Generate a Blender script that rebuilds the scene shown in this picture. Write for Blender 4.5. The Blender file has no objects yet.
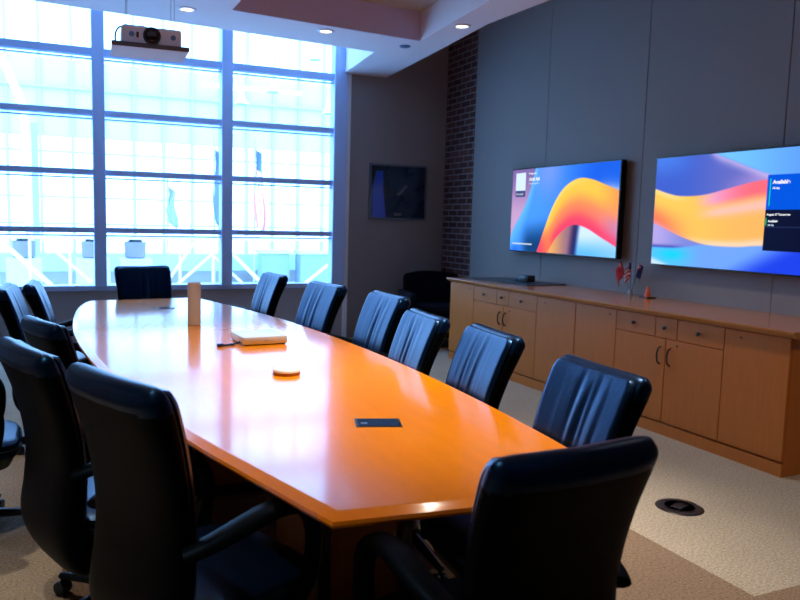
import bpy, bmesh, math, random
from mathutils import Vector, Matrix
random.seed(7)
SC = bpy.context.scene
COL = SC.collection
PI = math.pi

# ------------------------------------------------------------------ materials
def srgb(r, g, b):
    f = lambda c: (c/255/12.92) if c/255 <= .04045 else ((c/255+.055)/1.055)**2.4
    return (f(r), f(g), f(b), 1)

def mat(name, col, rough=.5, metal=0., spec=.5, coat=0., coat_rough=.05, coat_ior=1.5, noise=None, bump=None,
        emit=None, estr=0., tint=None, sheen=0., alpha=1., trans=0.):
    m = bpy.data.materials.new(name); m.use_nodes = True
    nt = m.node_tree; b = nt.nodes['Principled BSDF']
    b.inputs['Base Color'].default_value = col
    b.inputs['Roughness'].default_value = rough
    b.inputs['Metallic'].default_value = metal
    b.inputs['Specular IOR Level'].default_value = spec
    b.inputs['Coat Weight'].default_value = coat
    b.inputs['Coat Roughness'].default_value = coat_rough
    b.inputs['Coat IOR'].default_value = coat_ior
    b.inputs['Transmission Weight'].default_value = trans
    if tint: b.inputs['Specular Tint'].default_value = tint
    if sheen: b.inputs['Sheen Weight'].default_value = sheen
    if emit:
        b.inputs['Emission Color'].default_value = emit
        b.inputs['Emission Strength'].default_value = estr
    tc = nt.nodes.new('ShaderNodeTexCoord')
    if noise:                       # (scale, amount, stretch xyz)
        sc, amt, st = noise
        mp = nt.nodes.new('ShaderNodeMapping'); mp.inputs['Scale'].default_value = st
        nt.links.new(tc.outputs['Object'], mp.inputs['Vector'])
        n = nt.nodes.new('ShaderNodeTexNoise'); n.inputs['Scale'].default_value = sc; n.inputs['Detail'].default_value = 6
        nt.links.new(mp.outputs['Vector'], n.inputs['Vector'])
        mx = nt.nodes.new('ShaderNodeMix'); mx.data_type = 'RGBA'
        mx.inputs[6].default_value = tuple(c*(1-amt) for c in col[:3])+(1,)
        mx.inputs[7].default_value = tuple(min(1, c*(1+amt)) for c in col[:3])+(1,)
        nt.links.new(n.outputs['Fac'], mx.inputs[0])
        nt.links.new(mx.outputs[2], b.inputs['Base Color'])
    if bump:                        # (scale, strength, distance)
        n2 = nt.nodes.new('ShaderNodeTexNoise'); n2.inputs['Scale'].default_value = bump[0]; n2.inputs['Detail'].default_value = 4
        nt.links.new(tc.outputs['Object'], n2.inputs['Vector'])
        bp = nt.nodes.new('ShaderNodeBump'); bp.inputs['Strength'].default_value = bump[1]; bp.inputs['Distance'].default_value = bump[2]
        nt.links.new(n2.outputs['Fac'], bp.inputs['Height'])
        nt.links.new(bp.outputs['Normal'], b.inputs['Normal'])
    return m

M = {}
M['leather'] = mat('black_leather_blue_sheen', (.001, .005, .020, 1), .32, spec=.85, tint=(.05, .36, 1, 1), bump=(55, .12, .004))  # blue window sheen put into the base colour and specular tint
M['leather_back'] = mat('black_leather_shell', (.001, .0012, .0016, 1), .5, spec=.12, tint=(.2, .5, 1, 1), bump=(70, .1, .003))  # duller copy of the leather, keeps the backs near black
M['plastic'] = mat('black_plastic', (.006, .007, .009, 1), .3, spec=.5, tint=(.4, .65, 1, 1))
M['navy'] = mat('navy_upholstery', (.002, .004, .012, 1), .8, spec=.15, bump=(90, .2, .002))
M['table_wood'] = mat('honey_cherry_veneer', (.86, .255, .005, 1), .22, spec=.1, coat=.75, coat_rough=.10, coat_ior=1.6, noise=(4, .09, (6, 1, 4)))
M['table_base'] = mat('table_base_veneer', (.32, .10, .02, 1), .4, noise=(5, .16, (14, 14, 1)))
M['cred_wood'] = mat('cabinet_cherry_veneer', (.58, .175, .028, 1), .38, spec=.4, noise=(5, .14, (10, 10, .8)))
M['cred_top'] = mat('worktop_cherry_veneer', (.55, .21, .05, 1), .25, spec=.5, coat=.6, coat_rough=.1, noise=(5, .14, (12, .8, 4)))
M['dark_gap'] = mat('dark_recess', (.012, .006, .003, 1), .6)
M['black_metal'] = mat('black_metal', (.008, .008, .01, 1), .3, metal=0, spec=.6)
M['wall_fabric'] = mat('grey_wall_fabric', (.29, .28, .275, 1), .9, spec=.1, bump=(260, .12, .002), noise=(120, .06, (1, 1, 1)))
M['wall_paint'] = mat('dark_taupe_paint', (.32, .27, .255, 1), .85, spec=.15)
M['wall_low'] = mat('grey_sill_wall_paint', (.42, .41, .43, 1), .8, spec=.15)
M['wall_room'] = mat('beige_room_paint', (.12, .11, .105, 1), .85)
M['ceiling'] = mat('white_ceiling_paint', (.88, .86, .90, 1), .85, spec=.2)
M['ceiling_tile'] = mat('beige_ceiling_tile', (.62, .52, .44, 1), .9, bump=(200, .2, .002))
M['fascia'] = mat('mauve_fascia_paint', (.68, .60, .80, 1), .85, spec=.2)
M['frame'] = mat('blue_grey_aluminium_haze', (.50, .66, .98, 1), .5, spec=.4)  # blue of the window glow and haze put into the frame colour
M['frame_lit'] = mat('window_lit_reveal', (.90, .92, .94, 1), .6)  # window brightness on the pocket side put into this pale colour
M['white_plastic'] = mat('white_plastic', (.64, .72, .82, 1), .35)
M['proj_body'] = mat('hazed_projector_shell', (.78, .88, .97, 1), .4)  # bloom and haze around the projector put into its pale blue
M['lens'] = mat('dark_lens_glass', (.003, .004, .006, 1), .08, spec=.8)
M['vent'] = mat('projector_grille', (.10, .25, .48, 1), .5)
M['beige_fabric'] = mat('beige_device_cloth', (.58, .60, .66, 1), .8, bump=(300, .2, .001))
M['pod_white'] = mat('ivory_plastic', (.74, .80, .82, 1), .3)
M['dark_glass'] = mat('dark_power_port', (.012, .035, .10, 1), .12, spec=.6)
M['desk_pad'] = mat('dark_green_desk_pad', (.010, .022, .026, 1), .3)
M['silver'] = mat('brushed_silver', (.42, .45, .5, 1), .3, metal=1)
M['lamp_warm'] = mat('downlight_bulb', (1, .9, .8, 1), .4, emit=(1, .82, .62, 1), estr=4)
M['cone'] = mat('orange_cone_plastic', (.75, .11, .025, 1), .4)
M['acrylic'] = mat('clear_acrylic', (.75, .8, .88, 1), .1, trans=.7)
M['flag_red'] = mat('red_flag_cloth', (.55, .02, .03, 1), .7)
M['flag_white'] = mat('white_flag_cloth', (.72, .70, .74, 1), .7)
M['flag_blue'] = mat('blue_flag_cloth', (.012, .03, .16, 1), .7)
M['flag_yellow'] = mat('yellow_flag_cloth', (.8, .6, .05, 1), .7)
M['tv_black'] = mat('black_display_bezel', (.004, .005, .009, 1), .25)
M['text_white'] = mat('screen_white', (0, 0, 0, 1), .4, emit=(.95, .97, 1, 1), estr=1)
M['text_soft'] = mat('screen_soft_white', (0, 0, 0, 1), .4, emit=(.62, .76, .98, 1), estr=1)
M['scr_navy'] = mat('screen_navy_caption', (0, 0, 0, 1), .4, emit=(.03, .04, .16, 1), estr=1)
M['scr_card'] = mat('screen_card', (0, 0, 0, 1), .4, emit=(.72, .88, .98, 1), estr=1)
M['photo'] = mat('dark_print', (.006, .012, .03, 1), .12, spec=.6, noise=(3, .7, (1, 1, 1)))
M['photo_blue'] = mat('blue_print_with_reflection', (.008, .07, .48, 1), .15)  # gloss reflection put into the stripe's brighter blue
M['photo_grey'] = mat('grey_print_mark', (.12, .13, .17, 1), .3)
M['pic_frame'] = mat('dark_grey_picture_frame', (.10, .12, .16, 1), .3)
# atrium beyond the window
M['ext_white'] = mat('atrium_white_paint', (.92, .92, .92, 1), .7)
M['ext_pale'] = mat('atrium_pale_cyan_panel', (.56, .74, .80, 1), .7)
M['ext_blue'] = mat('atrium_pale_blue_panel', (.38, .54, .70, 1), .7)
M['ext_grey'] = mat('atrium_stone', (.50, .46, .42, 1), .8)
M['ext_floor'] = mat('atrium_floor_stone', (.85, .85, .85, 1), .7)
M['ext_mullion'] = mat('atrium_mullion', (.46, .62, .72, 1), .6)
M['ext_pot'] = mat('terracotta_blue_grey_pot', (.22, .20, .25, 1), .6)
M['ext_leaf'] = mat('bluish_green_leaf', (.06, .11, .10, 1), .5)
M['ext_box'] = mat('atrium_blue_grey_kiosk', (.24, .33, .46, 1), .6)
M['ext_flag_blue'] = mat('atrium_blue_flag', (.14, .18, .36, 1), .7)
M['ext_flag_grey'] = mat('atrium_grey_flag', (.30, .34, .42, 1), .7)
M['ext_flag_red'] = mat('atrium_red_stripe', (.75, .22, .26, 1), .7)

def glass_mat():
    m = bpy.data.materials.new('clear_window_glass'); m.use_nodes = True
    nt = m.node_tree; nt.nodes.clear()
    o = nt.nodes.new('ShaderNodeOutputMaterial'); mx = nt.nodes.new('ShaderNodeMixShader')
    t = nt.nodes.new('ShaderNodeBsdfTransparent'); t.inputs['Color'].default_value = (.96, .985, 1, 1)
    g = nt.nodes.new('ShaderNodeBsdfGlossy'); g.inputs['Roughness'].default_value = .02
    mx.inputs[0].default_value = .05
    nt.links.new(t.outputs[0], mx.inputs[1]); nt.links.new(g.outputs[0], mx.inputs[2]); nt.links.new(mx.outputs[0], o.inputs[0])
    return m
M['glass'] = glass_mat()

def brick_mat():
    m = bpy.data.materials.new('dark_red_brick'); m.use_nodes = True
    nt = m.node_tree; b = nt.nodes['Principled BSDF']; b.inputs['Roughness'].default_value = .9
    b.inputs['Specular IOR Level'].default_value = .15
    tc = nt.nodes.new('ShaderNodeTexCoord'); sp = nt.nodes.new('ShaderNodeSeparateXYZ'); cb = nt.nodes.new('ShaderNodeCombineXYZ')
    nt.links.new(tc.outputs['Object'], sp.inputs[0]); nt.links.new(sp.outputs['Y'], cb.inputs['X']); nt.links.new(sp.outputs['Z'], cb.inputs['Y'])
    br = nt.nodes.new('ShaderNodeTexBrick'); nt.links.new(cb.outputs[0], br.inputs['Vector'])
    br.inputs['Color1'].default_value = (.13, .055, .042, 1); br.inputs['Color2'].default_value = (.06, .03, .026, 1)
    br.inputs['Mortar'].default_value = (.24, .21, .21, 1); br.inputs['Scale'].default_value = 1
    br.inputs['Mortar Size'].default_value = .007; br.inputs['Brick Width'].default_value = .21; br.inputs['Row Height'].default_value = .072
    nt.links.new(br.outputs['Color'], b.inputs['Base Color'])
    bp = nt.nodes.new('ShaderNodeBump'); bp.inputs['Strength'].default_value = .6; bp.inputs['Distance'].default_value = -.006
    nt.links.new(br.outputs['Fac'], bp.inputs['Height']); nt.links.new(bp.outputs[0], b.inputs['Normal'])
    return m
M['brick'] = brick_mat()

def carpet_mat():
    # beige carpet, with a browner field laid around the table
    m = bpy.data.materials.new('two_tone_carpet'); m.use_nodes = True
    nt = m.node_tree; b = nt.nodes['Principled BSDF']; b.inputs['Roughness'].default_value = .95
    b.inputs['Specular IOR Level'].default_value = .08
    N = nt.nodes.new; L = nt.links.new
    tc = N('ShaderNodeTexCoord'); sp = N('ShaderNodeSeparateXYZ'); L(tc.outputs['Object'], sp.inputs[0])
    def cmp(sock, op, v):
        n = N('ShaderNodeMath'); n.operation = op; L(sock, n.inputs[0]); n.inputs[1].default_value = v; return n.outputs[0]
    def two(a, c, op):
        n = N('ShaderNodeMath'); n.operation = op; L(a, n.inputs[0]); L(c, n.inputs[1]); return n.outputs[0]
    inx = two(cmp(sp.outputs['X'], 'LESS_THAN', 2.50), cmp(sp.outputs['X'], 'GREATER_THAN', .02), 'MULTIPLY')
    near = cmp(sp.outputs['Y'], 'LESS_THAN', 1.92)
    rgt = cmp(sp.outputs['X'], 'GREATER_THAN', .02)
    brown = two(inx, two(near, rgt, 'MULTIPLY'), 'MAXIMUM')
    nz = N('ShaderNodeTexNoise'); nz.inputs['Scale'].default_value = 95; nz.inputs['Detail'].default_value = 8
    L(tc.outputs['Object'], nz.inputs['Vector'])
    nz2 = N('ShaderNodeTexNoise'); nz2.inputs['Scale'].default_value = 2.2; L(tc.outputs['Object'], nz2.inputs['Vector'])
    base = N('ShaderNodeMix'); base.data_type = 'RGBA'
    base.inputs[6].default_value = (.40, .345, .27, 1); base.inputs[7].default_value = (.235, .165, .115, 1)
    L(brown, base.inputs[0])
    rp = N('ShaderNodeMapRange'); rp.inputs['From Min'].default_value = .3; rp.inputs['From Max'].default_value = .7
    rp.inputs['To Min'].default_value = .62; rp.inputs['To Max'].default_value = 1.3; L(nz.outputs['Fac'], rp.inputs['Value'])
    rp2 = N('ShaderNodeMapRange'); rp2.inputs['To Min'].default_value = .85; rp2.inputs['To Max'].default_value = 1.12; L(nz2.outputs['Fac'], rp2.inputs['Value'])
    fac = two(rp.outputs[0], rp2.outputs[0], 'MULTIPLY')
    vm = N('ShaderNodeVectorMath'); vm.operation = 'SCALE'; L(base.outputs[2], vm.inputs[0]); L(fac, vm.inputs['Scale'])
    L(vm.outputs[0], b.inputs['Base Color'])
    bp = N('ShaderNodeBump'); bp.inputs['Strength'].default_value = .5; bp.inputs['Distance'].default_value = .006
    L(nz.outputs['Fac'], bp.inputs['Height']); L(bp.outputs[0], b.inputs['Normal'])
    return m
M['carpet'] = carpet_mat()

def screen_mat():
    m = bpy.data.materials.new('lit_display_picture'); m.use_nodes = True
    nt = m.node_tree; b = nt.nodes['Principled BSDF']
    b.inputs['Base Color'].default_value = (0, 0, 0, 1); b.inputs['Roughness'].default_value = .3; b.inputs['Specular IOR Level'].default_value = .04
    a = nt.nodes.new('ShaderNodeAttribute'); a.attribute_name = 'picture'
    nt.links.new(a.outputs['Color'], b.inputs['Emission Color']); b.inputs['Emission Strength'].default_value = 1.15
    return m
M['screen'] = screen_mat()

# ------------------------------------------------------------------ mesh builder
class MB:
    def __init__(s): s.bm = bmesh.new(); s.mi = 0
    def _setmi(s, faces):
        for f in faces: f.material_index = s.mi
    def box(s, x0, x1, y0, y1, z0, z1, bev=0., seg=2):
        vs = [s.bm.verts.new((x, y, z)) for x in (x0, x1) for y in (y0, y1) for z in (z0, z1)]
        F = [(0, 1, 3, 2), (4, 6, 7, 5), (0, 4, 5, 1), (2, 3, 7, 6), (0, 2, 6, 4), (1, 5, 7, 3)]
        fs = [s.bm.faces.new([vs[i] for i in f]) for f in F]
        s._setmi(fs)
        if bev:
            es = list({e for f in fs for e in f.edges})
            r = bmesh.ops.bevel(s.bm, geom=es, offset=bev, segments=seg, profile=.5, affect='EDGES')
            s._setmi(r['faces'])
        return s
    def prism(s, poly, z0, z1):
        n = len(poly)
        a = [s.bm.verts.new((p[0], p[1], z0)) for p in poly]; b = [s.bm.verts.new((p[0], p[1], z1)) for p in poly]
        fs = [s.bm.faces.new(a[::-1]), s.bm.faces.new(b)]
        for i in range(n): fs.append(s.bm.faces.new((a[i], a[(i+1) % n], b[(i+1) % n], b[i])))
        s._setmi(fs); return s
    def loft(s, rings, cap=True, closed=True):
        R = [[s.bm.verts.new(p) for p in r] for r in rings]; n = len(R[0]); fs = []
        for i in range(len(R)-1):
            for j in range(n if closed else n-1):
                fs.append(s.bm.faces.new((R[i][j], R[i][(j+1) % n], R[i+1][(j+1) % n], R[i+1][j])))
        if cap and closed: fs += [s.bm.faces.new(R[0][::-1]), s.bm.faces.new(R[-1])]
        s._setmi(fs); return s
    def tube(s, pts, r, n=10, sx=1., side=None):
        """sweep an ellipse along pts; r number or list; sx widens it along `side`"""
        P = [Vector(p) for p in pts]; rr = r if isinstance(r, (list, tuple)) else [r]*len(P); rings = []
        prev = None
        for i, p in enumerate(P):
            t = (P[min(i+1, len(P)-1)]-P[max(i-1, 0)]).normalized()
            if side is not None: a = Vector(side); a = (a-t*a.dot(t)).normalized()
            else:
                a = prev if prev is not None else (Vector((0, 0, 1)) if abs(t.z) < .9 else Vector((1, 0, 0)))
                a = (a-t*a.dot(t)).normalized()
            prev = a; b = t.cross(a)
            rings.append([p+a*(math.cos(2*PI*k/n)*rr[i]*sx)+b*(math.sin(2*PI*k/n)*rr[i]) for k in range(n)])
        return s.loft(rings)
    def lathe(s, prof, c=(0, 0, 0), n=28, axis='z'):
        rings = []
        for (r, h) in prof:
            ring = []
            for k in range(n):
                a = 2*PI*k/n; u, v = r*math.cos(a), r*math.sin(a)
                if axis == 'z': ring.append((c[0]+u, c[1]+v, c[2]+h))
                elif axis == 'y': ring.append((c[0]+v, c[1]+h, c[2]+u))
                else: ring.append((c[0]+h, c[1]+u, c[2]+v))
            rings.append(ring)
        return s.loft(rings)
    def grid(s, fn, nu, nv):
        V = [[s.bm.verts.new(fn(i/nu, j/nv)) for j in range(nv+1)] for i in range(nu+1)]; fs = []
        for i in range(nu):
            for j in range(nv): fs.append(s.bm.faces.new((V[i][j], V[i+1][j], V[i+1][j+1], V[i][j+1])))
        s._setmi(fs); return s
    def build(s, name, m, parent=None, smooth=False, loc=None):
        bmesh.ops.recalc_face_normals(s.bm, faces=s.bm.faces[:])
        me = bpy.data.meshes.new(name); s.bm.to_mesh(me); s.bm.free()
        for k in (m if isinstance(m, (list, tuple)) else [m]): me.materials.append(M[k] if isinstance(k, str) else k)
        if smooth:
            me.polygons.foreach_set('use_smooth', [True]*len(me.polygons))
            me.set_sharp_from_angle(angle=math.radians(42))
        o = bpy.data.objects.new(name, me); COL.objects.link(o)
        if parent is not None: o.parent = parent
        if loc: o.location = loc
        return o

def tag(o, label=None, cat=None, group=None, kind=None):
    if label: o['label'] = label
    if cat: o['category'] = cat
    if group: o['group'] = group
    if kind: o['kind'] = kind
    return o
def thing(name, loc, rz, label, cat, group=None):
    o = bpy.data.objects.new(name, None); COL.objects.link(o); o.empty_display_size = .1
    o.location = loc; o.rotation_euler = (0, 0, rz)
    return tag(o, label, cat, group)
KIDS = {}
def kids(o):
    return [c for c in bpy.data.objects if c.parent == o]
def copy_tree(o, parent=None):
    c = o.copy(); COL.objects.link(c)
    if parent is not None: c.parent = parent
    for ch in kids(o): copy_tree(ch, c)
    return c
def struct(o): o['kind'] = 'structure'; return o
def spline(P, n):
    """Catmull-Rom through P, n samples per span"""
    out = []; Q = [P[0]]+list(P)+[P[-1]]
    for i in range(1, len(Q)-2):
        for k in range(n):
            t = k/n
            out.append(tuple(.5*((2*b)+(c-a)*t+(2*a-5*b+4*c-d)*t*t+(3*b-a-3*c+d)*t**3) for a, b, c, d in zip(Q[i-1], Q[i], Q[i+1], Q[i+2])))
    out.append(tuple(P[-1])); return out

# ------------------------------------------------------------------ camera
CAMM = ((0.91801874, -0.39582739, 0.02371211), (0.02012937, 0.10623879, 0.99413688), (0.39602575, 0.91215898, -0.10549696))
cd = bpy.data.cameras.new('camera'); cam = bpy.data.objects.new('camera', cd); COL.objects.link(cam)
r, u, f = [Vector(v) for v in CAMM]
mw = Matrix(((r.x, u.x, -f.x, 0), (r.y, u.y, -f.y, 0), (r.z, u.z, -f.z, 1.42), (0, 0, 0, 1)))
cam.matrix_world = mw
cd.sensor_width = 36; cd.sensor_fit = 'HORIZONTAL'; cd.lens = 740/800*36
cd.shift_x = 30/800
cd.clip_start = .05; cd.clip_end = 200
cd.dof.use_dof = True; cd.dof.focus_distance = 3.4; cd.dof.aperture_fstop = 4.0
SC.camera = cam

# ------------------------------------------------------------------ room
YB, XR, XL, YN, ZC, ZT = 8.331, 4.591, -1.35, -1.5, 3.143, 3.95
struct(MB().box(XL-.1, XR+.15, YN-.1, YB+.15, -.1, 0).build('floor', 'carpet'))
struct(MB().box(XL-.12, XL, YN, YB+.15, 0, ZT).build('wall_left', 'wall_room'))
struct(MB().box(XL-.12, XR+.15, YN-.12, YN, 0, ZT).build('wall_rear', 'wall_room'))
# right wall: fabric panels with narrow seams, then the brick strip up to the corner
seams = [7.62, 6.235, 4.895, 3.585, 2.27, .96, -.35, YN]
w = MB()
w.box(XR+.03, XR+.15, YN, YB, 0, ZT)
for a, b in zip(seams[:-1], seams[1:]):
    w.box(XR, XR+.03, b+.002, a-.002, 0, ZT, .003, 1)
struct(w.build('wall_right', 'wall_fabric'))
struct(MB().box(XR+.012, XR+.032, 7.62, YB, 0, ZT).build('wall_brick', 'brick'))
struct(MB().box(3.30, XR+.15, YB, YB+.15, 0, ZT).build('wall_back', 'wall_paint'))
struct(MB().box(XL, 3.30, YB, YB+.15, 0, .62).build('wall_under_window', 'wall_low'))
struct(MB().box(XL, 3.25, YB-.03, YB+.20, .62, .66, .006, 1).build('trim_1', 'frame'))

# suspended ceiling: a slab that stops short of the window and of the right wall, with a recess
def ceiling():
    outer = [(-1.35, 6.72), (3.084, 7.152), (3.215, YB), (3.76, YB), (3.606, 6.564), (3.521, 5.691), (3.565, 4.88), (3.62, YN), (-1.35, YN)]
    hole = [(1.434, 6.331), (3.284, 6.513), (3.169, 5.09), (2.98, 1.3), (1.49, 1.3)]
    bm = bmesh.new()
    lo = [bm.verts.new((x, y, ZC)) for x, y in outer]; ho = [bm.verts.new((x, y, ZC)) for x, y in hole]
    eo = [bm.edges.new((lo[i], lo[(i+1) % len(lo)])) for i in range(len(lo))]
    eh = [bm.edges.new((ho[i], ho[(i+1) % len(ho)])) for i in range(len(ho))]
    bmesh.ops.triangle_fill(bm, use_beauty=True, edges=eo+eh, normal=(0, 0, -1))
    lt = [bm.verts.new((x, y, ZC+.34)) for x, y in outer]
    for i in range(len(lo)):
        j = (i+1) % len(lo); bm.faces.new((lo[i], lo[j], lt[j], lt[i]))
    ht = [bm.verts.new((x, y, ZC+.265)) for x, y in hole]
    for i in range(len(ho)):
        j = (i+1) % len(ho); fc = bm.faces.new((ho[i], ho[j], ht[j], ht[i])); fc.material_index = 1 if i == 0 else 0
    fc = bm.faces.new(ht); fc.material_index = 2
    fc = bm.faces.new(lt)
    bmesh.ops.recalc_face_normals(bm, faces=bm.faces[:])
    me = bpy.data.meshes.new('ceiling'); bm.to_mesh(me); bm.free()
    for k in ('ceiling', 'fascia', 'ceiling_tile'): me.materials.append(M[k])
    o = bpy.data.objects.new('ceiling', me); COL.objects.link(o); struct(o)
ceiling()
struct(MB().box(XL-.12, XR+.15, YN-.12, YB+.15, ZT, ZT+.1).build('ceiling_upper', 'ceiling'))
# bright side of the window pocket
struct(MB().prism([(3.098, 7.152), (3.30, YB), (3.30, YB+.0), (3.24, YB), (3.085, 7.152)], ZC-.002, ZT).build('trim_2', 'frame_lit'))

# window: mullions, transoms, sashes, panes
MUL = [(-1.35, -1.28), (-.905, -.78), (.431, .553), (1.768, 1.89)]
TR = [(3.045, 3.122), (2.44, 2.502), (1.833, 1.893), (1.232, 1.29)]
JX = 3.085
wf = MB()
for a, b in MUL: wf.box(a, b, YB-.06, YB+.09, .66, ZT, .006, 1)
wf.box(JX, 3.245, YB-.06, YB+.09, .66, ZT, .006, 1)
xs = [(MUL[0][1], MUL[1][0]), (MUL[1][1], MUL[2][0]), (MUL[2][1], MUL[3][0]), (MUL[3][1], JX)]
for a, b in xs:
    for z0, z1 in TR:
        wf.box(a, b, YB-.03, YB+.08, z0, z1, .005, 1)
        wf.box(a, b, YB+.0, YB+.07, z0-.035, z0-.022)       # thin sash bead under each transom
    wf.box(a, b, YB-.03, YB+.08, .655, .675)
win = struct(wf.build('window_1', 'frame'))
zs = [.675]+[z for t in TR[::-1] for z in t]+[ZT]
for a, b in xs:
    for i in range(0, len(zs), 2):
        MB().box(a, b, YB+.03, YB+.036, zs[i], zs[i+1]).build('pane', 'glass', win)
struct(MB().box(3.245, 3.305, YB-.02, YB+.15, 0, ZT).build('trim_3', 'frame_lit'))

# ------------------------------------------------------------------ conference table
def make_table():
    t = thing('conference_table', (.9, 3.9, 0), 0, 'long boat-shaped honey wood conference table with glossy top in the room centre', 'table')
    left = [(.586, 1.539), (.485, 1.90), (.375, 2.33), (.272, 2.90), (.182, 3.60), (.135, 4.2), (.118, 4.7), (.130, 5.2), (.165, 5.7), (.215, 6.1)]
    far = [(.255, 6.235), (.33, 6.275), (.42, 6.29), (1.06, 6.36), (1.125, 6.345), (1.175, 6.28)]
    right = [(1.30, 5.78), (1.425, 5.2), (1.515, 4.55), (1.562, 3.95), (1.58, 3.35), (1.568, 2.75), (1.535, 2.25), (1.485, 1.80), (1.415, 1.462)]
    out = spline(left, 4)+spline(far, 3)+spline(right, 4)
    out = [(x-.9, y-3.9) for x, y in out]
    def inset(poly, d):
        n = len(poly); res = []
        for i in range(n):
            a, b, c = Vector(poly[i-1]), Vector(poly[i]), Vector(poly[(i+1) % n])
            e1 = (b-a); e2 = (c-b)
            n1 = Vector((-e1.y, e1.x)).normalized() if e1.length > 1e-6 else Vector((0, 0))
            n2 = Vector((-e2.y, e2.x)).normalized() if e2.length > 1e-6 else n1
            m = (n1+n2); m = m.normalized() if m.length > 1e-6 else n1
            k = max(.35, m.dot(n1)) if n1.length else 1
            p = b-m*(d/k); res.append((p.x, p.y))
        return res
    sec = [(.006, .0), (.0015, .0012), (0, .004)]
    b = MB(); rings = []
    # section from underneath: bullnose with a shallow chamfer band round the rim
    for d, z in [(.07, .704), (.02, .704), (.004, .709), (0, .717), (.003, .726), (.026, .738), (.030, .7405), (.034, .7405)]:
        rings.append([(x, y, z) for x, y in inset(out, d)])
    b.loft(rings)
    tt = b.build('tabletop', 'table_wood', t, smooth=True)
    for p in tt.data.polygons:
        if len(p.vertices) > 8: p.use_smooth = False
    ap = inset(out, .26); ai = inset(out, .285)
    b = MB(); b.loft([[(x, y, .60) for x, y in ap], [(x, y, .694) for x, y in ap], [(x, y, .694) for x, y in ai], [(x, y, .60) for x, y in ai], [(x, y, .60) for x, y in ap]], cap=False)
    b.build('apron', 'table_base', t)
    for (x0, x1, y0, y1) in [(.80, 1.12, 2.20, 2.72), (.66, 1.06, 3.65, 4.25), (.60, .98, 5.05, 5.45)]:
        b = MB(); b.box(x0-.9, x1-.9, y0-3.9, y1-3.9, .06, .694, .004, 1)
        p = b.build('pedestal', 'table_base', t)
        q = MB(); q.box(x0-.9-.012, x0-.9+.03, y0-3.9-.012, y0-3.9+.03, .0, .693); q.box(x1-.9-.03, x1-.9+.012, y0-3.9-.012, y0-3.9+.03, 0, .693)
        q.build('corner_post', 'black_metal', p)
        q = MB(); q.box(x0-.9+.02, x1-.9-.02, y0-3.9+.02, y1-3.9-.02, 0, .06); q.build('plinth', 'dark_gap', p)
    for (x, y, rz, sx, sy) in [(1.012, 2.237, -.32, .078, .052), (.77, 5.64, .35, .075, .05)]:
        c, s = math.cos(rz), math.sin(rz)
        rot = lambda X, Y: (x-.9+c*X-s*Y, y-3.9+s*X+c*Y)
        b = MB(); b.prism([rot(-sx, -sy), rot(sx, -sy), rot(sx, sy), rot(-sx, sy)], .739, .7422)
        p = b.build('power_port', 'black_metal', t)
        b = MB(); b.prism([rot(-sx+.008, -sy+.008), rot(sx-.008, -sy+.008), rot(sx-.008, sy-.008), rot(-sx+.008, sy-.008)], .742, .7432)
        b.build('port_lid', 'dark_glass', p)
        b = MB(); b.prism([rot(-.060, -.022), rot(-.038, -.022), rot(-.038, -.004), rot(-.060, -.004)], .743, .7442)
        b.build('finger_slot', 'silver', p)
    return t
make_table()

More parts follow.
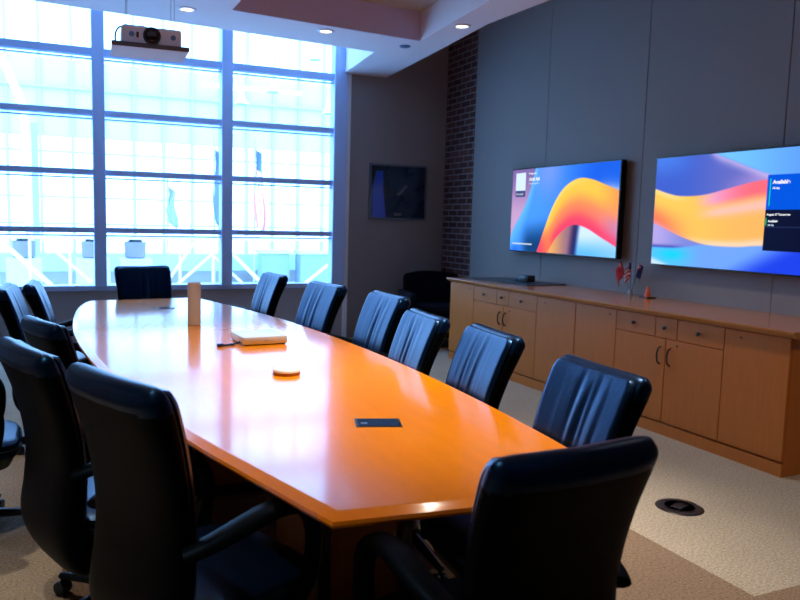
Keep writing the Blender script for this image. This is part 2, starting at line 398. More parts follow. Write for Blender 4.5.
# ------------------------------------------------------------------ chairs
ZTOP = .955
def make_chair(seed, drop=0., rec=0., wid=1., label='', loc=(0, 0, 0), face=0., folds=1., group='leather conference chairs'):
    rnd = random.Random(seed)
    root = thing('conference_chair', loc, math.radians(face-90), label, 'chair', group)
    lift = -drop; dz = 0
    spn = [(-.06, .285), (-.16, .275), (-.235, .305), (-.266, .39), (-.258, .50), (-.252, .60), (-.262, .70), (-.285, .80), (-.309, .875), (-.326, .920), (-.338, .945), (-.347, .957)]
    spn = [(a-rec*max(0, (c-.58)/.37), c) for a, c in spn]
    thk = [.02, .03, .038, .040, .036, .034, .035, .037, .040, .041, .036, .017]
    hw = [.15, .205, .222, .225, .218, .216, .219, .223, .226, .226, .222, .205]
    hw = [h*wid for h in hw]
    S = spline([(a, b, c, d) for (a, b), c, d in zip(spn, thk, hw)], 4)
    def section(i, n=36):
        y, z, t, h = S[i]
        a = Vector(S[max(0, i-1)][:2]); b = Vector(S[min(len(S)-1, i+1)][:2]); tg = (b-a).normalized(); nn = Vector((tg.y, -tg.x))   # towards the sitter
        ring = []
        for k in range(n):
            th = 2*PI*k/n; c, s = math.cos(th), math.sin(th); e = .38
            px = h*math.copysign(abs(c)**e, c); pn = t*math.copysign(abs(s)**.6, s)
            wrap = .012*(px/h)**2
            v = Vector((y, z))+nn*(pn+wrap)
            ring.append((px, v.x, v.y+lift*min(1, max(0, (v.y-.35)/.55))))
        return ring
    b = MB(); b.loft([section(i) for i in range(len(S))])
    back = b.build('backrest', ['leather_back', 'leather'], root, smooth=True)
    for p in back.data.polygons:
        if p.center.z > .905+lift: p.material_index = 1        # blue-sheen leather on the top edge paints in its window-lit look
    # leather cushion on the front of the backrest, gathered into soft upright folds
    i0, i1 = 13, len(S)-6
    ph = [rnd.uniform(0, 6.28) for _ in range(6)]; fx = rnd.uniform(-.1, .25)
    def cush(uu, vv):
        fi = i0+(i1-i0)*vv; i = int(min(fi, len(S)-2)); k = fi-i
        y, z, t, h = [S[i][q]*(1-k)+S[i+1][q]*k for q in range(4)]
        a = Vector(S[max(0, i-1)][:2]); bb = Vector(S[min(len(S)-1, i+2)][:2]); tg = (bb-a).normalized(); nn = Vector((tg.y, -tg.x))
        x = (uu*2-1)
        edge = min(1, (1-abs(x))/.10); edge = math.sqrt(max(0, 1-(1-edge)**2))
        ev = min(1, min(vv, 1-vv)/.06); ev = math.sqrt(max(0, 1-(1-ev)**2))
        g = math.exp(-((x-fx)/.38)**2)*(.15+.85*math.sin(PI*min(1, vv*1.12)))
        fold = g*folds*(.0030*math.sin(15*x+ph[0]+1.6*vv+.9*math.sin(4*vv+ph[1]))+.0022*math.sin(27*x+ph[2]-2.4*vv+1.2*math.sin(5*vv+ph[4]))+.0012*math.sin(46*x+ph[3]+3*vv))
        puff = .020*edge*ev*(1-.25*x*x)+fold*edge*ev
        wrap = .012*x*x
        v = Vector((y, z))+nn*(t*.80+wrap+puff)
        return (x*h*.955*(1-.10*max(0, (vv-.8)/.2)**2), v.x, v.y+lift*min(1, max(0, (v.y-.35)/.55)))
    b = MB(); b.grid(cush, 44, 22)
    b.build('back_cushion', 'leather', back, smooth=True)
    # seat
    def seat_ring(z, gx, gy, n=40, yc=-.01):
        return [(gx*math.copysign(abs(math.cos(a))**.45, math.cos(a)), yc+gy*math.copysign(abs(math.sin(a))**.45, math.sin(a)), z+dz) for a in [2*PI*k/n for k in range(n)]]
    b = MB(); b.loft([seat_ring(.385, .208, .195), seat_ring(.392, .228, .215), seat_ring(.42, .236, .224), seat_ring(.447, .229, .216), seat_ring(.460, .208, .195), seat_ring(.466, .15, .14), seat_ring(.467, .05, .05)])
    seat = b.build('seat', 'leather', root, smooth=True)
    b = MB(); rr = seat_ring(.424, .238, .226); b.tube([Vector(p) for p in rr[1:]]+[Vector(rr[0])], .0035, 6); b.build('piping', 'plastic', seat, smooth=True)
    b = MB(); b.loft([seat_ring(.325, .10, .10), seat_ring(.335, .19, .18), seat_ring(.386, .217, .205)]); b.build('seat_pan', 'plastic', root, smooth=True)
    # padded loop arms
    for sx in (-1, 1):
        P = [(-.255, .618), (-.20, .634), (-.12, .655), (-.03, .673), (.04, .673), (.098, .650), (.130, .595), (.132, .515), (.110, .43), (.065, .372), (-.01, .350)]
        path = spline(P, 4)
        rad = [.017+.005*math.sin(PI*min(1, i/26)) if i < 26 else .017 for i in range(len(path))]
        b = MB(); b.tube([(sx*(.222*wid+.030*math.sin(PI/2*min(1, i/9))-.03*max(0, (i-30)/10)), p[0], p[1]+dz) for i, p in enumerate(path)], rad, 12, sx=1.75, side=(1, 0, 0))
        b.build('armrest', 'leather_back', root, smooth=True)
    b = MB(); b.box(-.09, .09, -.11, .11, .29+dz, .327+dz, .012); b.build('tilt_mechanism', 'plastic', root, smooth=True)
    b = MB(); b.lathe([(.030, .10), (.030, .20), (.022, .20), (.022, .295+dz)]); b.build('gas_column', 'black_metal', root, smooth=True)
    b = MB(); b.lathe([(.02, .06), (.05, .07), (.05, .105), (.034, .125), (.02, .126)]); b.build('base_hub', 'plastic', root, smooth=True)
    for k in range(5):
        a = 2*PI*k/5+rnd.uniform(0, .3)*0+math.radians(90+seed*23 % 72)
        c, s = math.cos(a), math.sin(a)
        b = MB(); b.tube([(c*.035, s*.035, .095), (c*.12, s*.12, .088), (c*.22, s*.22, .078), (c*.29, s*.29, .07)], [.022, .020, .016, .013], 10, sx=1.25, side=(-s, c, 0))
        leg = b.build('base_leg', 'plastic', root, smooth=True)
        q = MB(); q.lathe([(.007, .045), (.007, .075)], (c*.285, s*.285, 0), 10)
        for o in (-1, 1):
            ctr = (c*.285-s*o*.014, s*.285+c*o*.014, .0265)
            rings = []
            for rad_, off in [(.012, -.010), (.025, -.009), (.0265, -.004), (.0265, .004), (.025, .009), (.012, .010)]:
                rings.append([(ctr[0]-s*off+c*rad_*math.cos(t), ctr[1]+c*off+s*rad_*math.cos(t), ctr[2]+rad_*math.sin(t)) for t in [2*PI*j/16 for j in range(16)]])
            q.loft(rings)
        q.build('caster', 'plastic', leg, smooth=True)
    return root

def base_of(top, face, back=.325):
    a = math.radians(face); return (top[0]+back*math.cos(a), top[1]+back*math.sin(a), 0)
CH = [  # top-of-back centre, facing degrees, drop, proto index, label
    ((.135, 1.895), 23, -.06, 0, -0.01, 1, 'black leather chair nearest us on the left side of the table, tall back turned'),
    ((-.084, 2.585), 18, -.03, 1, 0, 1.02, 'black leather chair on the left, directly behind the nearest left chair'),
    ((-.045, 3.660), 19, .03, 2, 0, 0.95, 'lower black leather chair third along the left side of the table'),
    ((-.255, 4.780), -6, -.03, 1, 0.03, 1, 'black leather chair seen edge on at far left, leaning back with a blue sheen'),
    ((-.125, 5.370), -4, 0, 0, 0.03, 1, 'black leather chair farthest along the left side of the table, under the window'),
    ((-.70, 3.560), 2, -.02, 2, 0.03, 1, 'black leather chair cut off by the left edge, pulled back from the table'),
    ((.968, 1.158), 94, -.01, 1, 0, .95, 'black leather chair with its broad back to us at the near end of the table'),
    ((.770, 6.990), -77, 0, 2, 0, 1.13, 'black leather chair at the head of the table in front of the window'),
    ((1.657, 1.885), 175, 0, 2, 0.03, 1, 'blue-sheened leather chair nearest us on the right side of the table'),
    ((1.755, 2.670), 173, 0, 0, 0.04, 1.03, 'second leather chair from the near end on the right side of the table'),
    ((1.740, 3.262), 174, 0, 1, 0.04, 1.05, 'third leather chair from the near end on the right side of the table'),
    ((1.965, 4.200), 180, 0, 2, 0.05, 1.12, 'fourth leather chair from the near end on the right side of the table'),
    ((1.842, 4.998), 187, 0, 0, 0.05, 1.15, 'second leather chair from the window on the right side of the table'),
    ((1.730, 5.960), 184, 0, 1, 0.04, 1.05, 'leather chair closest to the window on the right side of the table'),
]
protos = {}
for (top, face, drop, pi_, rec, wid, label) in CH:
    key = (pi_, drop, rec, wid)
    loc = base_of(top, face, .325+rec)
    if key not in protos:
        protos[key] = make_chair(pi_+1, drop, rec, wid, label, loc, face)
    else:
        c = copy_tree(protos[key]); c['label'] = label
        c.location = loc; c.rotation_euler = (0, 0, math.radians(face-90))

# dark armchair in the far corner
def corner_chair():
    t = thing('armchair', (4.13, 7.55, 0), math.radians(-12), 'dark navy armchair in the corner beside the far end of the cabinets', 'chair')
    b = MB(); b.box(-.34, .34, -.30, .30, .12, .40, .04, 3); b.build('seat_base', 'navy', t, smooth=True)
    b = MB(); b.box(-.26, .26, -.31, .24, .38, .48, .04, 3); b.build('seat_cushion', 'navy', t, smooth=True)
    rings = []
    for z, h, y in [(.12, .34, .30), (.45, .35, .32), (.7, .35, .36), (.80, .345, .38), (.835, .32, .385), (.845, .26, .385)]:
        ring = []
        for k in range(24):
            a = 2*PI*k/24; c, s = math.cos(a), math.sin(a)
            px = h*math.copysign(abs(c)**.5, c); ring.append((px, y+.06*s-.10*(px/h)**2, z-.02*(px/h)**2*(z > .75)))
        rings.append(ring)
    b = MB(); b.loft(rings); b.build('backrest', 'navy', t, smooth=True)
    for sx in (-1, 1):
        b = MB(); b.box(sx*.36-.045, sx*.36+.045, -.30, .32, .12, .63, .035, 3); b.build('armrest', 'navy', t, smooth=True)
    for sx in (-1, 1):
        for sy in (-1, 1):
            b = MB(); b.lathe([(.016, 0), (.022, .12)], (sx*.30, sy*.25, 0), 12); b.build('leg', 'black_metal', t)
corner_chair()

# ------------------------------------------------------------------ credenza: two cabinets under one worktop
XF = 3.856; ZTOPC = .857
def slab(b, y0, y1, z0, z1, x=XF, th=.02): b.box(x, x+th, y0+.0025, y1-.0025, z0+.0025, z1-.0025, .0015, 1)
def knob(parent, y, z):
    b = MB(); b.lathe([(.005, 0), (.005, -.012), (.013, -.016), (.014, -.024), (.008, -.028)], (XF, y, z), 14, axis='x'); b.build('knob', 'black_metal', parent, smooth=True)
def handle(parent, y, z):
    b = MB(); P = spline([(XF, y, z-.060), (XF-.022, y, z-.045), (XF-.032, y, z), (XF-.022, y, z+.045), (XF, y, z+.060)], 4)
    b.tube(P, .0058, 8); b.build('handle', 'black_metal', parent, smooth=True)
def lock(parent, y, z):
    b = MB(); b.lathe([(.007, .002), (.007, -.003), (.004, -.003)], (XF, y, z), 12, axis='x'); b.build('keyhole', 'black_metal', parent)
def cabinet(y0, y1, ya, yb, dr, ym, label):
    """y0 near end, y1 far end; ya..yb the drawer bay, dr drawer joints, ym the meeting of the doors"""
    t = thing('cabinet', (0, 0, 0), 0, label, 'cabinet', 'wooden wall cabinets')
    b = MB(); b.box(XF+.021, XR-.002, y0, y1, .08, .815); b.build('carcass', 'cred_wood', t)
    b = MB(); b.box(XF+.004, XF+.03, y0+.001, y1-.001, .0, .078); b.box(XF+.03, XR-.01, y0, y1, 0, .08); b.build('plinth', 'cred_wood', t)
    zt, zm, zb = .815, .672, .092
    for (a, c, ky) in [(y0, ya, .13), (yb, y1, .05)]:
        b = MB(); slab(b, a, c, zb, zt); d = b.build('side_door', 'cred_wood', t); lock(d, c-.12 if a == y0 else a+.07, zt-.045)
    js = [ya]+dr+[yb]
    for a, c in zip(js[:-1], js[1:]):
        b = MB(); slab(b, a, c, zm, zt); d = b.build('drawer', 'cred_wood', t); knob(d, (a+c)/2, .745)
    for a, c, hy in [(ya, ym, ym-.045), (ym, yb, ym+.045)]:
        b = MB(); slab(b, a, c, zb, zm); d = b.build('door', 'cred_wood', t); handle(d, hy, .55)
        if a == ya: lock(d, hy-.055, .635)
    return t
cabinet(4.745, 6.765, 5.26, 6.30, [5.69, 5.888], 5.77, 'wooden cabinet at the far end of the wall row, under the farther display')
cabinet(2.86, 4.742, 3.312, 4.277, [3.692, 3.889], 3.785, 'wooden cabinet at the near end of the wall row, under the nearer display')
b = MB()
prof = [(XF-.005, .818), (XF-.022, .832), (XF-.034, .846), (XF-.034, .857), (XR-.002, .857), (XR-.002, .818)]
b.loft([[(x, 2.82, z) for x, z in prof], [(x, 6.80, z) for x, z in prof]])
tag(b.build('worktop', 'cred_top'), 'long wooden worktop running over both wall cabinets', 'worktop')

# ------------------------------------------------------------------ displays
def mixc(a, b, t):
    t = max(0., min(1., t)); return tuple(x*(1-t)+y*t for x, y in zip(a, b))
def sm(e0, e1, x):
    t = max(0., min(1., (x-e0)/(e1-e0))); return t*t*(3-2*t)
def curve(pts, x):
    if x <= pts[0][0]: return pts[0][1]
    for (a, b), (c, d) in zip(pts, pts[1:]):
        if x <= c: 
            t = (x-a)/(c-a); return b+(d-b)*t
    return pts[-1][1]
def dense(pts): return spline(pts, 8)
ARO = dense([(.17, -.05), (.235, 0), (.31, .29), (.385, .555), (.48, .75), (.60, .845), (.72, .83), (.86, .75), (1.02, .65)])
ARI = dense([(.30, -.05), (.345, 0), (.42, .17), (.52, .30), (.60, .335), (.70, .30), (.83, .20), (1.02, .06)])
LEFTE = dense([(-.05, .10), (.0, .28), (.08, .46), (.14, .64), (.18, .82), (.215, 1.02)])
def pic_one(u, v):
    us = u; u = u-.055
    o, i_ = curve(ARO, u), curve(ARI, u)
    # background blues
    c = mixc((70, 150, 255), (36, 108, 240), sm(.2, .75, u))
    c = mixc(c, (125, 150, 250), .8*math.exp(-((u-.33)/.13)**2)*sm(.45, 1, v))
    c = mixc(c, (14, 84, 222), sm(.62, .85, v)*sm(.55, .8, u)*.7)
    c = mixc(c, (12, 62, 120), sm(.42, .05, v-.25*(u-.1))*sm(.02, .16, u))
    c = mixc(c, (40, 110, 235), sm(.12, 0, v)*sm(.12, .0, u))
    le = curve(LEFTE, u+.02)
    if u < .22:
        m = sm(-.015, .02, v-le)
        c = mixc(c, (100, 190, 255), sm(-.32, 0, v-le)*(1-m)*.8)
        c = mixc(c, mixc((196, 160, 205), (128, 104, 168), sm(.4, 1, v)), m)
    c = mixc(c, (235, 225, 240), math.exp(-max(0, v-o)/.05)*sm(.74, .98, u)*.8 if v > o else 0)
    # arch
    edge = sm(-.008, .008, o-v)
    t = (v-i_)/max(.06, o-i_)
    a = mixc((248, 62, 100), (255, 128, 84), sm(.05, .42, t)); a = mixc(a, (255, 196, 66), sm(.35, .8, t)); a = mixc(a, (255, 216, 96), sm(.8, 1., t)*sm(.75, .5, u))
    a = mixc(a, (250, 66, 96), sm(.42, .06, v)*sm(.42, .25, u)*.95)
    a = mixc(a, (255, 128, 82), sm(.75, 1, u)*sm(.4, .7, t)*.7)
    a = mixc(a, (196, 132, 190), math.exp(-((u-.98)/.16)**2-((t-.30)/.22)**2)*.85)
    a = mixc(a, (255, 150, 60), math.exp(-((u-.36)/.05)**2)*sm(.3, .05, v)*.6)
    c = mixc(c, a, edge)
    # inside of the arch
    ins = sm(-.008, .010, i_-v)
    if ins > 0:
        dk = .615+.02*(v/.3)-.03
        l = mixc((236, 168, 96), (150, 108, 128), sm(.36, .56, u)); l = mixc(l, (48, 36, 92), sm(dk-.07, dk, u))
        r_ = mixc((206, 230, 252), (96, 186, 255), sm(.25, .0, v)); r_ = mixc(r_, (170, 210, 250), sm(.7, 1, u)*.5)
        r_ = mixc((20, 40, 110), r_, sm(dk, dk+.05, u))
        c = mixc(c, mixc(l, r_, sm(dk-.005, dk+.01, u)), ins)
    # progress line low on the left
    if .025 < us < .24 and abs(v-(.085-.0*u)) < .006: c = (200, 215, 225)
    return c
UB = dense([(-.03, .73), (.0, .715), (.09, .665), (.17, .64), (.30, .645), (.45, .70), (.60, .75), (.80, .77), (1.05, .77)])   # lower edge of the upper blue
OB = dense([(-.03, .41), (0, .395), (.12, .31), (.22, .25), (.34, .205), (.5, .20), (.63, .22), (1.05, .26)])
TR2 = dense([(.30, 1.1), (.36, 1.0), (.45, .93), (.56, .85), (.65, .79), (1.05, .55)])
def pic_two(u, v):
    ub, ob = curve(UB, u), curve(OB, u)
    c = mixc((62, 92, 200), (98, 104, 190), sm(.12, .5, u)); c = mixc(c, (70, 120, 226), sm(.75, 1, v)*sm(.3, .05, u))
    c = mixc(c, (150, 130, 205), sm(.35, .6, u)*sm(.15, .0, v-ub))
    tr = curve(TR2, u)
    if u > .28:
        k = sm(-.012, .012, v-tr)
        c = mixc(c, (205, 185, 235), math.exp(-((v-tr)/.05)**2)*.75*(1-k))
        c = mixc(c, mixc((110, 190, 255), (90, 150, 250), sm(.4, .9, u)), k)
    b_ = sm(-.008, .008, ub-v)
    t = (v-ob)/max(.05, ub-ob)
    a = mixc((255, 196, 84), (255, 178, 92), sm(.1, .6, u)); a = mixc(a, (255, 120, 84), sm(.30, .0, u)*sm(.75, .1, t))
    a = mixc(a, (255, 214, 130), sm(.78, .98, t)*sm(.26, .08, u))
    pk = sm(.22, .40, u)
    a = mixc(a, mixc((226, 170, 226), (250, 104, 120), sm(.25, .58, u)), pk*sm(.66, .86, t))
    a = mixc(a, (250, 190, 205), pk*math.exp(-((t-.62)/.10)**2)*.7)
    a = mixc(a, (250, 214, 190), math.exp(-((t-.03)/.07)**2)*sm(.15, .4, u)*.8)
    a = mixc(a, (236, 140, 160), sm(.16, .02, t)*sm(.28, .06, u)*.6)
    c = mixc(c, a, b_)
    lo = sm(-.008, .012, ob-v)
    if lo > 0:
        d = mixc((176, 160, 226), (120, 132, 214), sm(.0, .25, u))
        d = mixc(d, (70, 78, 176), math.exp(-((v-.165)/.022)**2)*sm(.26, .12, u))
        low = mixc((86, 190, 255), (110, 160, 250), sm(.12, .35, u)); low = mixc(low, (20, 205, 250), math.exp(-((u-.13)/.08)**2-((v-.10)/.05)**2))
        low = mixc(low, (30, 64, 226), sm(.50, .75, u-.25*(v-.1)*4)); low = mixc(low, (200, 225, 245), sm(.085, .03, v+.55*u))
        d = mixc(d, low, sm(.175, .145, v-.08*sm(.1, .5, u)))
        c = mixc(c, d, lo)
    if u > .632 and .18 < v < .79:
        c = (0, 82, 216) if v > .515 else (9, 14, 46)
        if v < .515 and abs(v-.37) < .003: c = (30, 44, 84)
        if .642 < u < .650 and .54 < v < .765: c = (20, 214, 170)
        if .634 < u < .640 and .385 < v < .44: c = (20, 200, 130)
    return c
def screen_mesh(name, parent, y0, y1, z0, z1, x, fn, nu=240, nv=132):
    """picture runs from the far end (left) to the near end (right)"""
    me = bpy.data.meshes.new(name)
    vs = [(x, y1+(y0-y1)*i/nu, z0+(z1-z0)*j/nv) for i in range(nu+1) for j in range(nv+1)]
    fs = [(i*(nv+1)+j, i*(nv+1)+j+1, (i+1)*(nv+1)+j+1, (i+1)*(nv+1)+j) for i in range(nu) for j in range(nv)]
    me.from_pydata(vs, [], fs)
    at = me.color_attributes.new('picture', 'FLOAT_COLOR', 'POINT')
    buf = []
    for i in range(nu+1):
        for j in range(nv+1): buf += list(srgb(*fn(i/nu, j/nv)))
    at.data.foreach_set('color', buf)
    me.materials.append(M['screen'])
    o = bpy.data.objects.new(name, me); COL.objects.link(o); o.parent = parent
    return o
def text_on(parent, s, y, z, size, x, m, bold=0.):
    cu = bpy.data.curves.new('caption', 'FONT'); cu.body = s; cu.size = size; cu.extrude = .0004; cu.offset = bold
    tmp = bpy.data.objects.new('caption', cu); COL.objects.link(tmp)
    dg = bpy.context.evaluated_depsgraph_get(); dg.update()
    me = bpy.data.meshes.new_from_object(tmp.evaluated_get(dg))
    bpy.data.objects.remove(tmp); bpy.data.curves.remove(cu)
    me.transform(Matrix(((0, 0, -1, x), (-1, 0, 0, y), (0, 1, 0, z), (0, 0, 0, 1))))
    me.materials.clear(); me.materials.append(M[m])
    o = bpy.data.objects.new('caption', me); COL.objects.link(o); o.parent = parent
    return o
XS = XR-.085
def display(y0, y1, z0, z1, fn, label):
    t = thing('wall_display', (0, 0, 0), 0, label, 'screen', 'wall displays')
    b = MB(); b.box(XS, XS+.06, y0-.012, y1+.012, z0-.012, z1+.012, .004, 1); h = b.build('housing', 'tv_black', t)
    b = MB(); b.box(XS+.06, XR, (y0+y1)/2-.3, (y0+y1)/2+.3, z0+.15, z1-.15); b.build('wall_mount', 'black_metal', t)
    screen_mesh('screen', t, y0, y1, z0, z1, XS-.0015, fn)
    return t
tv = display(5.055, 6.665, 1.155, 1.990, pic_one, 'wall display showing an orange arch on blue, the farther of the two screens')
xt = XS-.003
b = MB(); b.box(xt, xt+.001, 6.43, 6.60, 1.775, 1.955); b.build('notice_card', 'scr_card', tv)
b = MB(); b.box(xt, xt+.001, 6.43, 6.60, 1.71, 1.773); b.build('notice_caption', 'scr_navy', tv)
text_on(tv, 'Scan to join', 6.585, 1.732, .026, xt-.001, 'text_white')
text_on(tv, 'Meeting room', 6.375, 1.935, .022, xt, 'text_white', .0006)
text_on(tv, '10:40 AM', 6.375, 1.868, .046, xt, 'text_white', .001)
text_on(tv, 'Tuesday, August 26', 6.375, 1.835, .022, xt, 'text_soft')
tv = display(3.02, 4.635, 1.135, 1.975, pic_two, 'wall display with orange flow and a blue booking panel, the nearer of the two screens')
text_on(tv, 'Available', 3.573, 1.738, .036, xt, 'text_white', .0012)
text_on(tv, 'All day', 3.573, 1.703, .020, xt, 'text_white', .0005)
text_on(tv, 'August 27 Tomorrow', 3.602, 1.525, .020, xt, 'text_white', .0005)
text_on(tv, 'Available', 3.588, 1.480, .021, xt, 'text_white', .0006)
text_on(tv, 'All day', 3.588, 1.455, .017, xt, 'text_soft', .0003)

# ------------------------------------------------------------------ picture on the back wall
t = thing('framed_picture', (3.955, YB, 1.785), 0, 'dark framed picture with a blue stripe hanging on the back wall', 'picture')
b = MB()
for (x0, x1, z0, z1) in [(-.392, .392, .312, .335), (-.392, .392, -.335, -.312), (-.392, -.368, -.312, .312), (.368, .392, -.312, .312)]: b.box(x0, x1, -.03, 0, z0, z1, .003, 1)
b.build('frame', 'pic_frame', t)
b = MB(); b.box(-.368, .368, -.014, -.002, -.312, .312); pr = b.build('print', 'photo', t)
b = MB(); b.prism([(-.33, -.312), (-.16, -.312), (-.20, .0), (-.21, .25), (-.30, .25), (-.345, .0)], 0, .001); o = b.build('blue_stripe', 'photo_blue', pr); o.rotation_euler = (PI/2, 0, 0); o.location = (0, -.0145, 0)
b = MB(); b.prism([(-.03, -.03), (.10, .10), (.13, .08), (.02, -.04)], 0, .001); b.prism([(-.05, -.29), (.05, -.29), (.05, -.25), (-.05, -.25)], 0, .001); o = b.build('grey_mark', 'photo_grey', pr); o.rotation_euler = (PI/2, 0, 0); o.location = (0, -.0145, 0)

# ------------------------------------------------------------------ things on the table
t = thing('conference_camera', (.832, 4.705, .7405), 0, 'tall beige cylinder standing on the table towards the window', 'device')
b = MB(); b.lathe([(.036, 0), (.041, .003), (.041, .262), (.038, .27), (.030, .272), (.0, .272)], n=36); b.build('body', 'beige_fabric', t, smooth=True)
b = MB(); b.lathe([(.0415, .012), (.0418, .012), (.0418, .016), (.0415, .016)], n=36); b.build('base_ring', 'white_plastic', t, smooth=True)
t = thing('wireless_hub', (1.058, 3.985, .7412), math.radians(3), 'flat white box with a short cable lying on the table', 'device')
b = MB(); b.box(-.125, .125, -.13, .13, .004, .046, .008, 2); b.build('casing', 'white_plastic', t, smooth=True)
b = MB(); b.box(-.115, .115, -.12, .12, 0, .006); b.build('foot_plate', 'black_metal', t)
b = MB(); b.box(-.01, .01, -.1315, -.1305, .022, .026); b.build('indicator', 'silver', t)
b = MB(); b.tube(spline([(-.122, -.06, .012), (-.16, -.085, .008), (-.20, -.10, .006), (-.235, -.105, .006)], 4), .006, 8)
b.box(-.262, -.228, -.118, -.094, .0, .016, .003, 1); b.box(-.185, -.165, -.10, -.08, 0, .014, .003, 1); b.build('cable', 'dark_glass', t, smooth=True)
t = thing('microphone_pod', (.951, 3.10, .7405), 0, 'round ivory microphone puck lying on the table', 'device')
b = MB(); b.lathe([(.0, .030), (.035, .030), (.055, .027), (.061, .020), (.061, .013)][::-1], n=40); b.build('cap', 'pod_white', t, smooth=True)
b = MB(); b.lathe([(.056, 0), (.060, .002), (.060, .014), (.05, .014)], n=40); b.build('base', 'table_base', t, smooth=True)
b = MB(); b.lathe([(.026, .0295), (.026, .0312), (.024, .0318), (.0, .0318)], n=30); b.build('touch_ring', 'white_plastic', t, smooth=True)

# ------------------------------------------------------------------ things on the worktop
t = thing('desk_pad', (4.24, 6.18, ZTOPC), math.radians(8), 'thin dark desk pad lying on the far part of the worktop', 'desk pad')
b = MB(); b.box(-.25, .25, -.46, .46, 0, .008, .003, 1); b.build('pad', 'desk_pad', t)
b = MB(); b.box(-.25, -.235, -.46, .46, .008, .011); b.build('edge_strip', 'black_metal', t)
t = thing('adapter_box', (4.33, 6.10, ZTOPC+.0085), math.radians(10), 'small black box sitting on the dark desk pad', 'device')
b = MB(); b.box(-.05, .05, -.075, .075, 0, .065, .008, 2); b.build('casing', 'black_metal', t, smooth=True)
b = MB(); b.box(-.03, .03, .078, .14, 0, .03, .006, 2); b.build('plug', 'plastic', t, smooth=True)
FX, FY = 4.46, 4.80
t = thing('flag_stand', (FX, FY, ZTOPC), 0, 'clear acrylic stand holding three small flags on the worktop', 'flag stand')
b = MB(); b.lathe([(.0, 0), (.035, 0), (.035, .008), (.02, .012), (.017, .05), (.0, .05)], n=20); b.build('base', 'acrylic', t, smooth=True)
def mini_flag(dy, lean, kind, label):
    t = thing('desk_flag', (FX, FY+dy, ZTOPC+.03), 0, label, 'flag', 'small flags in the clear stand')
    tip = Vector((-.01, lean, .25)); b = MB(); b.tube([(0, 0, 0), tip], .0022, 6); b.build('stick', 'black_metal', t)
    d = tip.normalized()
    def cloth(name, m, u0, u1, v0, v1, side, off=0.):
        # u across (away from the stick), v down the stick; hangs limp
        def fn(a, c):
            uu = u0+(u1-u0)*a; vv = v0+(v1-v0)*c
            p = tip-d*(.006+vv*.115)
            return (p.x-.012*math.sin(uu*9)-off, p.y+side*uu*.062, p.z-uu*uu*.060-uu*.02)
        b = MB(); b.grid(fn, 8, 4); o = b.build(name, m, t, smooth=True)
        md = o.modifiers.new('thickness', 'SOLIDIFY'); md.thickness = .0012
        return o
    if kind == 'red':
        cloth('cloth', 'flag_red', 0, 1.25, 0, 1, 1); cloth('star', 'flag_yellow', .12, .36, .14, .38, 1, .0015)
    elif kind == 'stripes':
        for k in range(7): cloth('stripe', 'flag_red' if k % 2 == 0 else 'flag_white', 0, .9, k/7, (k+1)/7, 1)
        cloth('canton', 'flag_blue', 0, .5, 0, .52, 1, .0015)
    else:
        cloth('cloth', 'flag_blue', 0, .75, 0, 1, -1)
        cloth('canton', 'flag_red', 0, .36, .0, .40, -1, .0015)
        cloth('cross', 'flag_white', 0, .36, .16, .24, -1, .003); cloth('cross', 'flag_white', .15, .21, 0, .4, -1, .003)
mini_flag(.012, .105, 'red', 'small red flag leaning left in the clear stand')
mini_flag(0, .0, 'stripes', 'small red and white striped flag upright in the clear stand')
mini_flag(-.012, -.085, 'blue', 'small dark blue flag leaning right in the clear stand')
t = thing('traffic_cone', (4.44, 4.585, ZTOPC), 0, 'miniature orange traffic cone on a black base beside the flags', 'cone')
b = MB(); b.box(-.048, .048, -.048, .048, 0, .010, .003, 1); b.build('base', 'black_metal', t)
b = MB(); b.lathe([(.029, .010), (.009, .090), (.005, .093), (.0, .093)], n=24); b.build('body', 'cone', t, smooth=True)

# floor box
t = thing('floor_outlet', (2.94, 2.722, 0), .3, 'round black floor outlet cover set in the carpet', 'floor outlet')
b = MB(); b.lathe([(.0, .006), (.09, .006), (.112, .005), (.118, .001), (.118, 0)][::-1], n=40); b.build('cover', 'black_metal', t, smooth=True)
b = MB(); b.lathe([(.080, .006), (.080, .0085), (.073, .0085), (.073, .006)], n=40); b.build('ring', 'plastic', t, smooth=True)
b = MB(); b.box(-.04, .04, -.028, .028, .006, .009, .002, 1); b.build('hatch', 'plastic', t)

# ------------------------------------------------------------------ projector on its lift
PY = 5.68
t = thing('projector_lift', (.70, PY, 2.62), math.radians(-3), 'white lift panel on thin rods hanging below the ceiling by the window', 'projector mount')
b = MB(); b.box(-.268, .268, 0, .40, 0, .030, .003, 1); b.build('panel', 'ceiling', t)
b = MB(); b.box(-.270, .270, -.004, 0, .002, .034); b.build('edge_strip', 'pic_frame', t)
for x in (-.16, .17):
    for y in (.08, .32): b = MB(); b.tube([(x, y, .03), (x+.0, y, ZC-2.62)], .002, 6); b.build('rod', 'silver', t)
t = thing('projector', (.715, PY+.03, 2.6515), math.radians(-3), 'pale blue projector with a dark lens sitting on the lift panel', 'projector')
b = MB(); b.box(-.215, .205, 0, .32, .004, .128, .016, 3); b.build('casing', 'proj_body', t, smooth=True)
b = MB(); b.lathe([(.062, .004), (.062, -.012), (.052, -.014), (.048, .0), (.0, .0)], (-.005, 0, .064), 32, axis='y'); l = b.build('lens_ring', 'black_metal', t, smooth=True)
b = MB(); b.lathe([(.046, .0), (.040, -.008), (.025, -.013), (.0, -.015)], (-.005, 0, .064), 32, axis='y'); b.build('lens', 'lens', l, smooth=True)
for x in (-.145, .145):
    b = MB(); b.lathe([(.019, .002), (.019, -.003), (.0, -.003)], (x, 0, .066), 20, axis='y'); b.build('sensor_window', 'vent', t, smooth=True)
b = MB(); b.box(-.112, -.095, -.003, .002, .045, .085, .003, 1); b.build('infrared_window', 'lens', t)
